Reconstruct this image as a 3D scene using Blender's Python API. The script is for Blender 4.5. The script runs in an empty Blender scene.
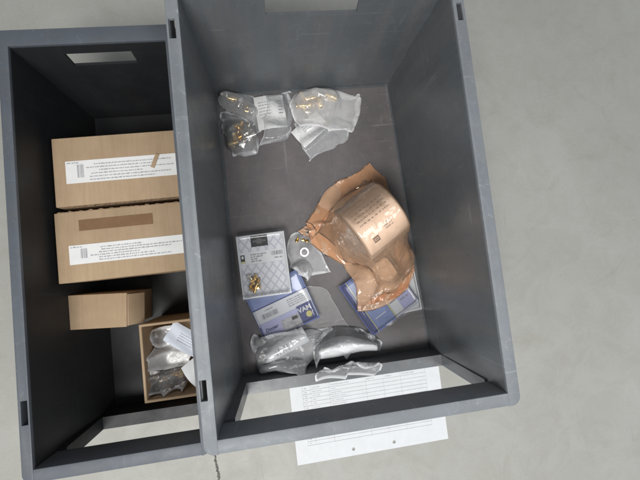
import bpy, bmesh, math, random
import numpy as np
from mathutils import Vector, Matrix
random.seed(7); rng = np.random.default_rng(7)
SC = bpy.context.scene
COL = SC.collection

# ------------------------------------------------------------------ camera solution (measured from the photo)
CF = 352.11
CP = np.array([-.0841, .2119, .6894]); CE = (.0728, -.1003, -.1120)
H = .2486
def rotm(rx, ry, rz):
    c, s = math.cos, math.sin
    X = np.array([[1,0,0],[0,c(rx),-s(rx)],[0,s(rx),c(rx)]]); Y = np.array([[c(ry),0,s(ry)],[0,1,0],[-s(ry),0,c(ry)]])
    Z = np.array([[c(rz),-s(rz),0],[s(rz),c(rz),0],[0,0,1]])
    return Z @ Y @ X
CM = rotm(*CE)
def at(px, py, z):
    """world point at height z seen at photo pixel px, py (used as a tape measure)"""
    d = CM @ np.array([(px-320)/CF, -(py-240)/CF, -1.]); t = (z-CP[2])/d[2]
    return CP + t*d

# ------------------------------------------------------------------ materials
class NT:
    def __init__(s, name):
        s.m = bpy.data.materials.new(name); s.m.use_nodes = True; s.t = s.m.node_tree; s.t.nodes.clear()
        s.out = s.n('ShaderNodeOutputMaterial')
    def n(s, typ, **kw):
        x = s.t.nodes.new(typ)
        for k, v in kw.items():
            if k.startswith('i_'):
                key = k[2:]; key = int(key) if key.isdigit() else key
                x.inputs[key].default_value = v
            else: setattr(x, k, v)
        return x
    def l(s, a, b): s.t.links.new(a, b)
def rgba(c): return (c[0], c[1], c[2], 1)
def noise(N, scale, detail=4, rough=.55, coord='Object', sc=(1,1,1), dist=0):
    tc = N.n('ShaderNodeTexCoord'); mp = N.n('ShaderNodeMapping'); mp.inputs['Scale'].default_value = sc
    N.l(tc.outputs[coord], mp.inputs['Vector'])
    x = N.n('ShaderNodeTexNoise', i_Scale=scale, i_Detail=detail, i_Roughness=rough, i_Distortion=dist); N.l(mp.outputs[0], x.inputs['Vector'])
    return x.outputs['Fac']
def ramp(N, fac, stops):
    r = N.n('ShaderNodeValToRGB'); e = r.color_ramp.elements
    while len(e) < len(stops): e.new(.5)
    for i, (p, c) in enumerate(stops):
        e[i].position = p; e[i].color = rgba(c)
    N.l(fac, r.inputs[0]); return r.outputs[0]
def mixc(N, fac, a, b, mode='MIX'):
    m = N.n('ShaderNodeMix', data_type='RGBA', blend_type=mode)
    if isinstance(fac, (int, float)): m.inputs[0].default_value = fac
    else: N.l(fac, m.inputs[0])
    for s, v in ((6, a), (7, b)):
        if isinstance(v, tuple): m.inputs[s].default_value = rgba(v)
        else: N.l(v, m.inputs[s])
    return m.outputs[2]
def principled(N, col, rough, bump=None, bstr=.2, bdist=.001, metal=0, spec=.5):
    b = N.n('ShaderNodeBsdfPrincipled', i_Metallic=metal)
    b.inputs['Specular IOR Level'].default_value = spec
    if isinstance(col, tuple): b.inputs['Base Color'].default_value = rgba(col)
    else: N.l(col, b.inputs['Base Color'])
    if isinstance(rough, (int, float)): b.inputs['Roughness'].default_value = rough
    else: N.l(rough, b.inputs['Roughness'])
    if bump is not None:
        bp = N.n('ShaderNodeBump', i_Strength=bstr, i_Distance=bdist); N.l(bump, bp.inputs['Height']); N.l(bp.outputs[0], b.inputs['Normal'])
    N.l(b.outputs[0], N.out.inputs[0]); return b
def simple(name, col, rough=.6, var=.12, scale=60, metal=0, bstr=.15, bscale=400):
    N = NT(name)
    f = noise(N, scale)
    c = ramp(N, f, [(.3, tuple(v*(1-var) for v in col)), (.7, tuple(min(1, v*(1+var)) for v in col))])
    principled(N, c, rough, noise(N, bscale), bstr, .0005, metal)
    return N.m
def mk_bin(name, base, dusty, r0=.24, r1=.42):
    N = NT(name)
    f1 = noise(N, 9, 6, .6); f2 = noise(N, 700, 2); f3 = noise(N, 30, 5, .6, sc=(1, 1, .08)); f4 = noise(N, 60, 6, .7, dist=1.5)
    c = ramp(N, f1, [(.3, tuple(v*.86 for v in base)), (.72, tuple(v*1.12 for v in base))])
    c = mixc(N, ramp(N, f3, [(.48, (0,0,0)), (.75, (.55,.55,.55))]), c, dusty)
    c = mixc(N, ramp(N, f4, [(.54, (0,0,0)), (.72, (.3,.3,.3))]), c, tuple(v*1.7 for v in base))
    for sc_, a_ in (((1, 1, .03), 90), ((.03, 1, 1), 120), ((1, .025, 1), 130)):
        fs = noise(N, a_, 3, .7, sc=sc_, dist=.6)
        c = mixc(N, ramp(N, fs, [(.66, (0,0,0)), (.72, (.4,)*3)]), c, tuple(v*2.1 for v in base))
    r = ramp(N, noise(N, 25, 6, .65), [(.3, (r0,)*3), (.7, (r1,)*3)])
    principled(N, c, r, f2, .12, .0006, spec=.5)
    return N.m
def film(name, haze, tint=(1, 1, 1), white=(.92, .93, .95), rough=.1, gloss=1., nscale=110, transl=.2, bstr=.5):
    N = NT(name)
    tr = N.n('ShaderNodeBsdfTransparent', i_Color=rgba(tint))
    di = N.n('ShaderNodeBsdfDiffuse', i_Color=rgba(white)); tl = N.n('ShaderNodeBsdfTranslucent', i_Color=rgba(white))
    ms = N.n('ShaderNodeMixShader', i_0=transl); N.l(di.outputs[0], ms.inputs[1]); N.l(tl.outputs[0], ms.inputs[2])
    hz = N.n('ShaderNodeMixShader')
    fr = ramp(N, noise(N, 40, 5, .6), [(.3, (haze*.75,)*3), (.75, (min(1, haze*1.25),)*3)])
    lwt = N.n('ShaderNodeLayerWeight', i_Blend=.35); ma = N.n('ShaderNodeMath', operation='MULTIPLY_ADD', i_1=1.6, i_2=.75); N.l(lwt.outputs['Facing'], ma.inputs[0])
    mh = N.n('ShaderNodeMath', operation='MULTIPLY'); mh.use_clamp = True; N.l(fr, mh.inputs[0]); N.l(ma.outputs[0], mh.inputs[1])
    at_ = N.n('ShaderNodeAttribute', attribute_name='seam'); sm = N.n('ShaderNodeMath', operation='MULTIPLY_ADD', i_1=.45); sm.use_clamp = True
    N.l(at_.outputs['Fac'], sm.inputs[0]); N.l(mh.outputs[0], sm.inputs[2])
    N.l(sm.outputs[0], hz.inputs[0]); N.l(tr.outputs[0], hz.inputs[1]); N.l(ms.outputs[0], hz.inputs[2])
    gl = N.n('ShaderNodeBsdfGlossy', i_Roughness=rough, i_Color=(1, 1, 1, 1))
    bp = N.n('ShaderNodeBump', i_Strength=bstr, i_Distance=.0022)
    tcv = N.n('ShaderNodeTexCoord'); nzv = N.n('ShaderNodeTexNoise', i_Scale=45, i_Detail=2); N.l(tcv.outputs['Object'], nzv.inputs['Vector'])
    dv = mixc(N, .03, tcv.outputs['Object'], nzv.outputs['Color'])
    v1 = N.n('ShaderNodeTexVoronoi', feature='F1', i_Scale=nscale*.55); N.l(dv, v1.inputs['Vector'])
    v2 = N.n('ShaderNodeTexVoronoi', feature='F1', i_Scale=nscale*1.5); N.l(dv, v2.inputs['Vector'])
    hh_ = N.n('ShaderNodeMath', operation='MULTIPLY_ADD', i_1=.12); N.l(v2.outputs['Distance'], hh_.inputs[0]); N.l(v1.outputs['Distance'], hh_.inputs[2])
    N.l(hh_.outputs[0], bp.inputs['Height']); N.l(bp.outputs[0], di.inputs['Normal']); N.l(bp.outputs[0], gl.inputs['Normal'])
    fz = N.n('ShaderNodeFresnel', i_IOR=1.5); N.l(bp.outputs[0], fz.inputs['Normal'])
    mu = N.n('ShaderNodeMath', operation='MULTIPLY', i_1=gloss*1.25); mu.use_clamp = True; N.l(fz.outputs[0], mu.inputs[0])
    fin = N.n('ShaderNodeMixShader'); N.l(mu.outputs[0], fin.inputs[0]); N.l(hz.outputs[0], fin.inputs[1]); N.l(gl.outputs[0], fin.inputs[2])
    N.l(fin.outputs[0], N.out.inputs[0]); return N.m

BIN = mk_bin('shaded_grey_bin_plastic', (.105, .115, .124), (.15, .145, .14))  # body: shaded copy of the plastic, interior shade put into the colour
BINR = mk_bin('lit_grey_bin_plastic', (.18, .197, .214), (.23, .23, .23), .45, .62)  # rim and front bar: lit copy of the same plastic, light painted in
BIN2R = mk_bin('lit_dark_bin_plastic', (.085, .097, .115), (.10, .10, .10), .45, .62)  # side bin rim: lit copy of its dark plastic, light painted in
BINF = mk_bin('dusty_shaded_bin_plastic', (.155, .143, .146), (.21, .185, .17))  # floor panel: brownish dust, also toned below the rim for interior shade
BIN2 = mk_bin('shaded_dark_bin_plastic', (.013, .014, .016), (.02, .019, .018), .5, .65)  # side bin body and floor: shaded copy, interior shade painted into the colour
FILM = film('clear_film', .20, rough=.1)
FILM_W = film('milky_film', .34, rough=.14)
FILM_F = film('frosted_film', .5, white=(.92, .92, .92), rough=.28, gloss=.7)
FILM_G = film('grey_frosted_film', .6, white=(.55, .53, .53), rough=.3, gloss=.6, bstr=.15)
FILM_C = film('bright_clear_film', .14, rough=.1, gloss=.9, bstr=.35)
FILM_L = film('thin_clear_film', .10, rough=.15, gloss=.4, bstr=.2)
FILM_O = film('orange_film', .26, tint=(1, .90, .80), white=(1, .66, .44), rough=.1, gloss=.9, transl=.25, nscale=75, bstr=.8)
SHELL = film('blister_shell', .05, rough=.05, gloss=.55, bstr=.0)
PAPER = simple('white_paper', (.68, .695, .71), .75, .03)
PAPER_D = simple('label_paper', (.70, .70, .69), .7, .04)
INK = simple('dark_ink', (.05, .05, .06), .6, .2)
INK_G = simple('grey_ink', (.28, .28, .30), .6, .2)
INK_M = simple('mid_grey_ink', (.36, .36, .38), .6, .2)
INK_P = simple('pale_ink', (.55, .56, .58), .6, .1)
BLUE = simple('blue_card_ink', (.10, .15, .40), .4, .15, 30)
NAVY = simple('navy_card_ink', (.05, .06, .20), .4, .15, 30)
LILAC = simple('lilac_card_ink', (.44, .45, .66), .45, .06, 30)
MIDBLUE = simple('mid_blue_card_ink', (.22, .28, .50), .4, .25, 25)
YEL = simple('yellow_ink', (.62, .58, .22), .5, .1)
BLACKCARD = simple('black_card_ink', (.02, .02, .022), .4, .2)
BRASS = simple('brass', (.80, .58, .26), .22, .12, 90, 1, .1)
NICKEL = simple('nickel', (.78, .75, .70), .2, .12, 90, 1, .1)
CONC_SLV = simple('grey_sleeve_plastic', (.42, .40, .39), .4, .08)
RING_PL = simple('pale_ring_plastic', (.62, .58, .55), .4, .05)
FOAM = simple('white_foam', (.82, .83, .84), .8, .03)
LAMPM = None

def mk_cardboard():
    N = NT('brown_cardboard')
    f = noise(N, 14, 6, .6); f2 = noise(N, 260, 3, .7, sc=(1, .05, 1))
    c = ramp(N, f, [(.3, (.34, .245, .155)), (.7, (.43, .315, .205))])
    c = mixc(N, ramp(N, f2, [(.45, (0,0,0)), (.8, (.35,)*3)]), c, (.26, .17, .10))
    principled(N, c, .8, f2, .15, .0006, spec=.2); return N.m
CARD = mk_cardboard()
KRAFT_D = simple('torn_kraft', (.20, .13, .075), .85, .25, 90)
TAPE = simple('brown_tape', (.20, .12, .065), .2, .08)
def mk_concrete():
    N = NT('polished_concrete')
    f1 = noise(N, 2.2, 8, .62); f2 = noise(N, 14, 8, .7, dist=.8); f3 = noise(N, 240, 3, .7)
    c = ramp(N, f1, [(.3, (.335, .335, .305)), (.7, (.41, .41, .38))])
    c = mixc(N, ramp(N, f2, [(.42, (0,0,0)), (.75, (.5,)*3)]), c, (.29, .28, .245))
    v = N.n('ShaderNodeTexVoronoi', i_Scale=55); tc = N.n('ShaderNodeTexCoord'); N.l(tc.outputs['Object'], v.inputs['Vector'])
    sp = ramp(N, v.outputs['Distance'], [(.02, (.5,)*3), (.07, (0,0,0))])
    c = mixc(N, sp, c, (.2, .185, .16))
    c = mixc(N, ramp(N, f3, [(.4, (0,0,0)), (.8, (.3,)*3)]), c, (.45, .445, .42))
    f5 = noise(N, 5, 7, .7, dist=2.2); c = mixc(N, ramp(N, f5, [(.55, (0,0,0)), (.70, (.28,)*3)]), c, (.27, .255, .22))
    f6 = noise(N, 900, 2, .6); c = mixc(N, ramp(N, f6, [(.6, (0,0,0)), (.7, (.55,)*3)]), c, (.22, .21, .19))
    f7 = noise(N, 70, 3, .7, sc=(1, .04, 1), dist=.5); c = mixc(N, ramp(N, f7, [(.68, (0,0,0)), (.74, (.35,)*3)]), c, (.24, .23, .21))
    principled(N, c, ramp(N, f2, [(.3, (.42,)*3), (.7, (.6,)*3)]), f3, .1, .0008, spec=.35); return N.m
CONC = mk_concrete()
def mk_quilt():
    N = NT('quilted_grey_card_ink')
    tc = N.n('ShaderNodeTexCoord'); out = None
    for a in (38, -38):
        mp = N.n('ShaderNodeMapping'); mp.inputs['Rotation'].default_value = (0, 0, math.radians(a)); N.l(tc.outputs['Object'], mp.inputs['Vector'])
        w = N.n('ShaderNodeTexWave', i_Scale=26, i_Distortion=.3, bands_direction='X'); N.l(mp.outputs[0], w.inputs['Vector'])
        r = ramp(N, w.outputs['Fac'], [(.0, (.46, .48, .54)), (.22, (.66, .67, .71))])
        out = r if out is None else mixc(N, 1., out, r, 'DARKEN')
    principled(N, out, .45, spec=.4); return N.m
QUILT = mk_quilt()

# ------------------------------------------------------------------ object helpers
def link(name, me, mat, parent=None, smooth=False):
    if isinstance(me, bmesh.types.BMesh):
        bm = me; me = bpy.data.meshes.new(name); bm.normal_update(); bm.to_mesh(me); bm.free()
    if mat is not None and not me.materials: me.materials.append(mat)
    if smooth:
        for p in me.polygons: p.use_smooth = True
    o = bpy.data.objects.new(name, me); COL.objects.link(o)
    if parent is not None: o.parent = parent
    return o
def tag(o, label, cat, group=None):
    o['label'] = label; o['category'] = cat
    if group: o['group'] = group
    return o
def struct(o, kind='structure'): o['kind'] = kind; return o
def empty(name, mat4, label, cat, group=None):
    o = bpy.data.objects.new(name, None); COL.objects.link(o); o.empty_display_size = .02
    o.matrix_world = mat4; return tag(o, label, cat, group)
def autosmooth(o, ang=35):
    for p in o.data.polygons: p.use_smooth = True
    o.data.set_sharp_from_angle(angle=math.radians(ang))
def box_bm(bm, x0, x1, y0, y1, z0, z1):
    v = [bm.verts.new((x, y, z)) for z in (z0, z1) for x, y in ((x0, y0), (x1, y0), (x1, y1), (x0, y1))]
    for f in ((3,2,1,0), (4,5,6,7), (0,1,5,4), (1,2,6,5), (2,3,7,6), (3,0,4,7)): bm.faces.new([v[i] for i in f])
    return v
def box(name, x0, x1, y0, y1, z0, z1, mat, parent, bev=0):
    bm = bmesh.new(); box_bm(bm, x0, x1, y0, y1, z0, z1)
    if bev: bmesh.ops.bevel(bm, geom=bm.edges[:], offset=bev, segments=2, affect='EDGES', profile=.6)
    o = link(name, bm, mat, parent)
    if bev: autosmooth(o)
    return o
def grid_solid(xs, ys, zs, fill):
    bm = bmesh.new(); V = {}
    nx, ny, nz = len(xs)-1, len(ys)-1, len(zs)-1
    F = lambda i, j, k: 0 <= i < nx and 0 <= j < ny and 0 <= k < nz and fill((xs[i]+xs[i+1])/2, (ys[j]+ys[j+1])/2, (zs[k]+zs[k+1])/2)
    def v(i, j, k):
        if (i, j, k) not in V: V[i, j, k] = bm.verts.new((xs[i], ys[j], zs[k]))
        return V[i, j, k]
    for i in range(nx):
        for j in range(ny):
            for k in range(nz):
                if not F(i, j, k): continue
                if not F(i-1, j, k): bm.faces.new([v(i,j,k), v(i,j,k+1), v(i,j+1,k+1), v(i,j+1,k)])
                if not F(i+1, j, k): bm.faces.new([v(i+1,j,k), v(i+1,j+1,k), v(i+1,j+1,k+1), v(i+1,j,k+1)])
                if not F(i, j-1, k): bm.faces.new([v(i,j,k), v(i+1,j,k), v(i+1,j,k+1), v(i,j,k+1)])
                if not F(i, j+1, k): bm.faces.new([v(i,j+1,k), v(i,j+1,k+1), v(i+1,j+1,k+1), v(i+1,j+1,k)])
                if not F(i, j, k-1): bm.faces.new([v(i,j,k), v(i,j+1,k), v(i+1,j+1,k), v(i+1,j,k)])
                if not F(i, j, k+1): bm.faces.new([v(i,j,k+1), v(i+1,j,k+1), v(i+1,j+1,k+1), v(i,j+1,k+1)])
    return bm
def bevel_sharp(bm, off, seg=2, dis=True):
    if dis: bmesh.ops.dissolve_limit(bm, angle_limit=.01, verts=bm.verts[:], edges=bm.edges[:])
    es = [e for e in bm.edges if len(e.link_faces) == 2 and e.calc_face_angle(0) > .5]
    bmesh.ops.bevel(bm, geom=es, offset=off, segments=seg, affect='EDGES', profile=.55, clamp_overlap=True)
def uniq(*a): return sorted(set(round(v, 5) for v in a))

# flat print: rectangles (x0, x1, y0, y1) as one mesh z above a sheet in its local frame
def rects_mesh(name, rects, z, mat, parent, ang=0):
    bm = bmesh.new()
    for r in rects:
        pts = [(r[0], r[2]), (r[1], r[2]), (r[1], r[3]), (r[0], r[3])]
        bm.faces.new([bm.verts.new((x, y, z)) for x, y in pts])
    return link(name, bm, mat, parent)
def text_rects(x0, x1, y, h, fill=.6, rnd=random):
    """a line of tiny unreadable print: letter-sized blocks in words"""
    out = []; x = x0; end = x0 + (x1-x0)*fill
    while x < end:
        for _ in range(rnd.randint(2, 7)):
            w = h*rnd.uniform(.35, .6)
            if x+w > end: break
            a = rnd.choice((0, 0, .3)); b = rnd.choice((.7, .75, 1))
            out.append((x, x+w*.8, y+h*a*.3, y+h*b)); x += w
        x += h*.55
    return out
def barcode_rects(x0, x1, y0, y1, rnd=random):
    out = []; x = x0
    while x < x1:
        w = rnd.choice((.35, .5, .9, 1.2))*.001
        out.append((x, min(x+w, x1), y0, y1)); x += w + rnd.choice((.35, .5, .8, 1.1))*.001
    return out
def text_mesh(name, body, size, loc, rot, mat, parent, z=.0004, shear=0, bold=0):
    cu = bpy.data.curves.new(name, 'FONT'); cu.body = body; cu.size = size; cu.align_x = 'CENTER'; cu.align_y = 'CENTER'; cu.shear = shear; cu.offset = bold
    t = bpy.data.objects.new('tmp', cu); COL.objects.link(t)
    dg = bpy.context.evaluated_depsgraph_get(); me = bpy.data.meshes.new_from_object(t.evaluated_get(dg)); me.name = name
    bpy.data.objects.remove(t)
    o = link(name, me, mat, parent); o.location = (loc[0], loc[1], z); o.rotation_euler = (0, 0, rot); return o

# height map of everything already lying there, so that bags settle on it
GX0, GY0, GS = -.47, -.06, .002
HM = np.full((int(.70/GS), int(.68/GS)), .0)
def hm_idx(P):
    return np.clip(((P[:, 0]-GX0)/GS).astype(int), 0, HM.shape[0]-1), np.clip(((P[:, 1]-GY0)/GS).astype(int), 0, HM.shape[1]-1)
def hm(P, M=None): i, j = hm_idx(P); return (HM if M is None else M)[i, j]
def splat(o, M_=None):
    """raise the height map under a mesh object (and its children)"""
    bpy.context.view_layer.update()
    for x in [o] + list(o.children_recursive):
        if x.type != 'MESH': continue
        me = x.data; me.calc_loop_triangles()
        M = np.array(x.matrix_world); co = np.array([v.co for v in me.vertices]) @ M[:3, :3].T + M[:3, 3]
        T = co[np.array([t.vertices[:] for t in me.loop_triangles])]
        for t in T:
            n = int(max(np.abs(t[0]-t[1]).max(), np.abs(t[0]-t[2]).max(), np.abs(t[1]-t[2]).max())/GS*1.5)+1
            n = min(n, 260)
            u, v = np.meshgrid(np.linspace(0, 1, n+1), np.linspace(0, 1, n+1)); k = u+v <= 1.0001
            P = t[0] + u[k][:, None]*(t[1]-t[0]) + v[k][:, None]*(t[2]-t[0])
            i, j = hm_idx(P); np.maximum.at(HM if M_ is None else M_, (i, j), P[:, 2])

# ------------------------------------------------------------------ plastic bags: a small cloth solver, two sheets joined round the edge
def coons(c, nu, nv):
    """c: 8 points c00, mid, c10, mid, c11, mid, c01, mid (counter clockwise) -> grid"""
    c = [np.array(p, float) for p in c]
    def curve(a, m, b, t):
        t = t[:, None]; return a*(1-t)*(1-2*t) + m*4*t*(1-t) + b*t*(2*t-1)
    u = np.linspace(0, 1, nu); v = np.linspace(0, 1, nv)
    B = curve(c[0], c[1], c[2], u); R = curve(c[2], c[3], c[4], v); T = curve(c[6], c[5], c[4], u); L = curve(c[0], c[7], c[6], v)
    U, V = np.meshgrid(u, v, indexing='ij'); U = U[..., None]; V = V[..., None]
    return (1-V)*B[:, None] + V*T[:, None] + (1-U)*L[None] + U*R[None] - ((1-U)*(1-V)*c[0] + U*(1-V)*c[2] + U*V*c[4] + (1-U)*V*c[6])
def smooth_noise(nu, nv, cell, amp, r):
    a = r.normal(size=(nu//cell+3, nv//cell+3)); x = np.arange(nu)/cell; y = np.arange(nv)/cell
    i = x.astype(int); j = y.astype(int); fx = (x-i)[:, None]; fy = (y-j)[None]
    fx = fx*fx*(3-2*fx); fy = fy*fy*(3-2*fy)
    return amp*((a[i][:, j]*(1-fx)+a[i+1][:, j]*fx)*(1-fy) + (a[i][:, j+1]*(1-fx)+a[i+1][:, j+1]*fx)*fy)
def sim_bag(outline, res=.0026, slack=1.08, lift=.012, spheres=(), steps=130, iters=9, press=0., seed=1, pinw=.45, sdf=None, zpix=None, layers=2, rise=None, bend=.12, contents=(), air=(), press_end=1., jag=0):
    """outline: 8 photo pixels (px, py, z); returns verts, faces of the settled bag in world space"""
    r = np.random.default_rng(seed)
    W = [at(*p) for p in outline]
    lu = max(np.linalg.norm(W[0]-W[2]), np.linalg.norm(W[6]-W[4])); lv = max(np.linalg.norm(W[0]-W[6]), np.linalg.norm(W[2]-W[4]))
    nu = max(10, int(lu/res)); nv = max(10, int(lv/res))
    G = coons(W, nu, nv)
    idx_t = np.arange(nu*nv).reshape(nu, nv); pts = [G.reshape(-1, 3)]
    inner = np.zeros((nu, nv), bool); inner[1:-1, 1:-1] = True
    idx_b = idx_t.copy()
    if layers == 2:
        idx_b[inner] = nu*nv + np.arange(inner.sum()); pts.append(G[inner])
    X = np.concatenate(pts).copy(); R0 = X.copy()
    E = []; 
    def add(idx, w):
        for a, b in ((idx[:-1], idx[1:]), (idx[:, :-1], idx[:, 1:])): E.append((a.ravel(), b.ravel(), 1.))
        for a, b in ((idx[:-1, :-1], idx[1:, 1:]), (idx[1:, :-1], idx[:-1, 1:])): E.append((a.ravel(), b.ravel(), .5))
        for a, b in ((idx[:-2], idx[2:]), (idx[:, :-2], idx[:, 2:])): E.append((a.ravel(), b.ravel(), bend))
    add(idx_t, 1)
    if layers == 2: add(idx_b, 1)
    A = np.concatenate([e[0] for e in E]); B = np.concatenate([e[1] for e in E]); Wt = np.concatenate([np.full(len(e[0]), e[2]) for e in E])
    L = np.linalg.norm(R0[A]-R0[B], axis=1)
    sl = np.where(Wt == bend, slack*.985, slack); L = L*sl
    n = len(X)
    HT = HM
    if contents:
        HT = HM.copy()
        for o in contents: splat(o, HT)
    cnt = np.bincount(A, Wt, n) + np.bincount(B, Wt, n)
    nz1 = smooth_noise(nu, nv, 3, .0018, r) + smooth_noise(nu, nv, 7, .004, r); nz2 = smooth_noise(nu, nv, 3, .0008, r)
    base = hm(X)+.0012
    X[:, 2] = np.maximum(X[:, 2], base)
    bot = np.zeros(n, bool)
    zt = np.zeros((nu, nv)); zt[inner] = lift; zt += nz1*inner
    X[idx_t.ravel(), 2] += np.maximum(zt.ravel(), 0)
    if rise is not None:
        X[idx_t.ravel(), 2] = np.maximum(X[idx_t.ravel(), 2], rise(X[idx_t.ravel()]))
        L = np.maximum(L, np.linalg.norm(X[A]-X[B], axis=1)*sl)
    if layers == 2:
        bi = idx_b[inner]; bot[bi] = True; X[bi, 2] = base[bi] + np.abs(nz2[inner])
    P = X.copy(); pin = [idx_t[0,0], idx_t[nu//2,0], idx_t[-1,0], idx_t[-1,nv//2], idx_t[-1,-1], idx_t[nu//2,-1], idx_t[0,-1], idx_t[0,nv//2]]
    pin = np.array(pin); pt = np.array(W)
    ti = idx_t[inner]; 
    g = np.array([0, 0, -9.8])*(1/90)**2
    for s in range(steps):
        vel = (X-P)*.93; P = X.copy(); X = X + np.clip(vel, -.004, .004) + g*.5
        if press and s < steps*press_end:
            T = X[idx_t]; nrm = np.cross(T[2:, 1:-1]-T[:-2, 1:-1], T[1:-1, 2:]-T[1:-1, :-2]); nrm /= np.linalg.norm(nrm, axis=2, keepdims=True)+1e-9
            X[ti] += nrm.reshape(-1, 3)*press
        for k in range(iters):
            d = X[A]-X[B]; l = np.linalg.norm(d, axis=1)+1e-9
            c = d*((l-L)/l*.5*Wt)[:, None]
            for ax in range(3):
                X[:, ax] += 1.5*(np.bincount(B, c[:, ax], n)-np.bincount(A, c[:, ax], n))/cnt
            X[pin, :2] += (pt[:, :2]-X[pin, :2])*pinw
            for (cx, cy, cz, rr) in spheres:
                dd = X-np.array([cx, cy, cz]); q = np.linalg.norm(dd, axis=1); m = q < rr
                if m.any():
                    push = dd[m]/np.maximum(q[m], 1e-6)[:, None]*rr
                    X[m] = np.array([cx, cy, cz])+push
            for (cx, cy, cz, rr) in air:
                dd = X[ti]-np.array([cx, cy, cz]); q = np.linalg.norm(dd, axis=1); m = q < rr
                X[ti[m]] = np.array([cx, cy, cz])+dd[m]/np.maximum(q[m], 1e-6)[:, None]*rr
            if W[0][0] > -.19:
                kk = 1-X[:, 2]/H
                X[:, 0] = np.clip(X[:, 0], -.181+.002*kk, .181-.018*kk); X[:, 1] = np.minimum(X[:, 1], .575-.02*kk)
            if sdf is not None: X = sdf(X)
            if contents:
                h = hm(X[ti], HT)+.0016; m = X[ti, 2] < h; X[ti[m], 2] = h[m]
            if layers == 2:
                low = X[ti, 2] < X[bi, 2]+.0005
                X[ti[low], 2] = X[bi[low], 2]+.0005
            h = hm(X)+.0008; lo = X[:, 2] < h; X[lo, 2] = h[lo]; 
            if k == iters-1: P[lo, :2] += (X[lo, :2]-P[lo, :2])*.7
    F = []
    for i in range(nu-1):
        for j in range(nv-1):
            F.append((idx_t[i,j], idx_t[i+1,j], idx_t[i+1,j+1], idx_t[i,j+1]))
            if layers == 2: F.append((idx_b[i,j], idx_b[i,j+1], idx_b[i+1,j+1], idx_b[i+1,j]))
    if jag:
        e = X[idx_t[-1]]-X[idx_t[-2]]; e /= np.linalg.norm(e, axis=1, keepdims=True)+1e-9; kk = np.arange(nv)
        X[idx_t[-1]] += e*(jag*(.6*np.where(kk % 4 < 2, 1, -1)+r.normal(size=nv)*.35))[:, None]
    seam = np.zeros(n); e_ = np.zeros((nu, nv)); e_[:2] = e_[-2:] = 1; e_[:, :2] = e_[:, -2:] = 1; seam[idx_t.ravel()] = e_.ravel(); seam[idx_b.ravel()] = np.maximum(seam[idx_b.ravel()], e_.ravel())
    return X, F, seam
def bag(name, outline, mat, label, cat='plastic bag', group=None, sub=True, do_splat=True, **kw):
    X, F, seam = sim_bag(outline, **kw)
    c = X.mean(0); c[2] = X[:, 2].min()
    me = bpy.data.meshes.new(name); me.from_pydata((X-c).tolist(), [], [tuple(int(i) for i in f) for f in F]); me.update()
    sa = me.attributes.new('seam', 'FLOAT', 'POINT'); sa.data.foreach_set('value', seam.astype(np.float32))
    o = link(name, me, mat, None, True); o.location = c
    if sub:
        m = o.modifiers.new('smooth', 'SUBSURF'); m.levels = 1; m.render_levels = 1
    tag(o, label, cat, group)
    if do_splat: splat(o)
    return o

# ------------------------------------------------------------------ floor
bm = bmesh.new(); S = 6
bm.faces.new([bm.verts.new(p) for p in ((-S,-S,0), (S,-S,0), (S,S,0), (-S,S,0))])
struct(link('floor', bm, CONC))
bm = bmesh.new(); pts = [at(213, 446, 0), at(216, 462, 0), at(218, 472, 0), at(220, 483, 0), at(226, 520, 0)]
L = []; prev = None
for i in range(60):
    t = i/59*4; k = min(int(t), 3); p = pts[k]+(pts[k+1]-pts[k])*(t-k)
    x = p[0]+random.uniform(-.0012, .0012); w = random.uniform(.0008, .0026)
    a = bm.verts.new((x-w, p[1], .001)); b = bm.verts.new((x+w, p[1], .001))
    if prev: bm.faces.new((prev[0], prev[1], b, a))
    prev = (a, b)
struct(link('floor_crack', bm, simple('crack_dirt', (.12, .11, .10), .9, .5, 300)))

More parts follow.
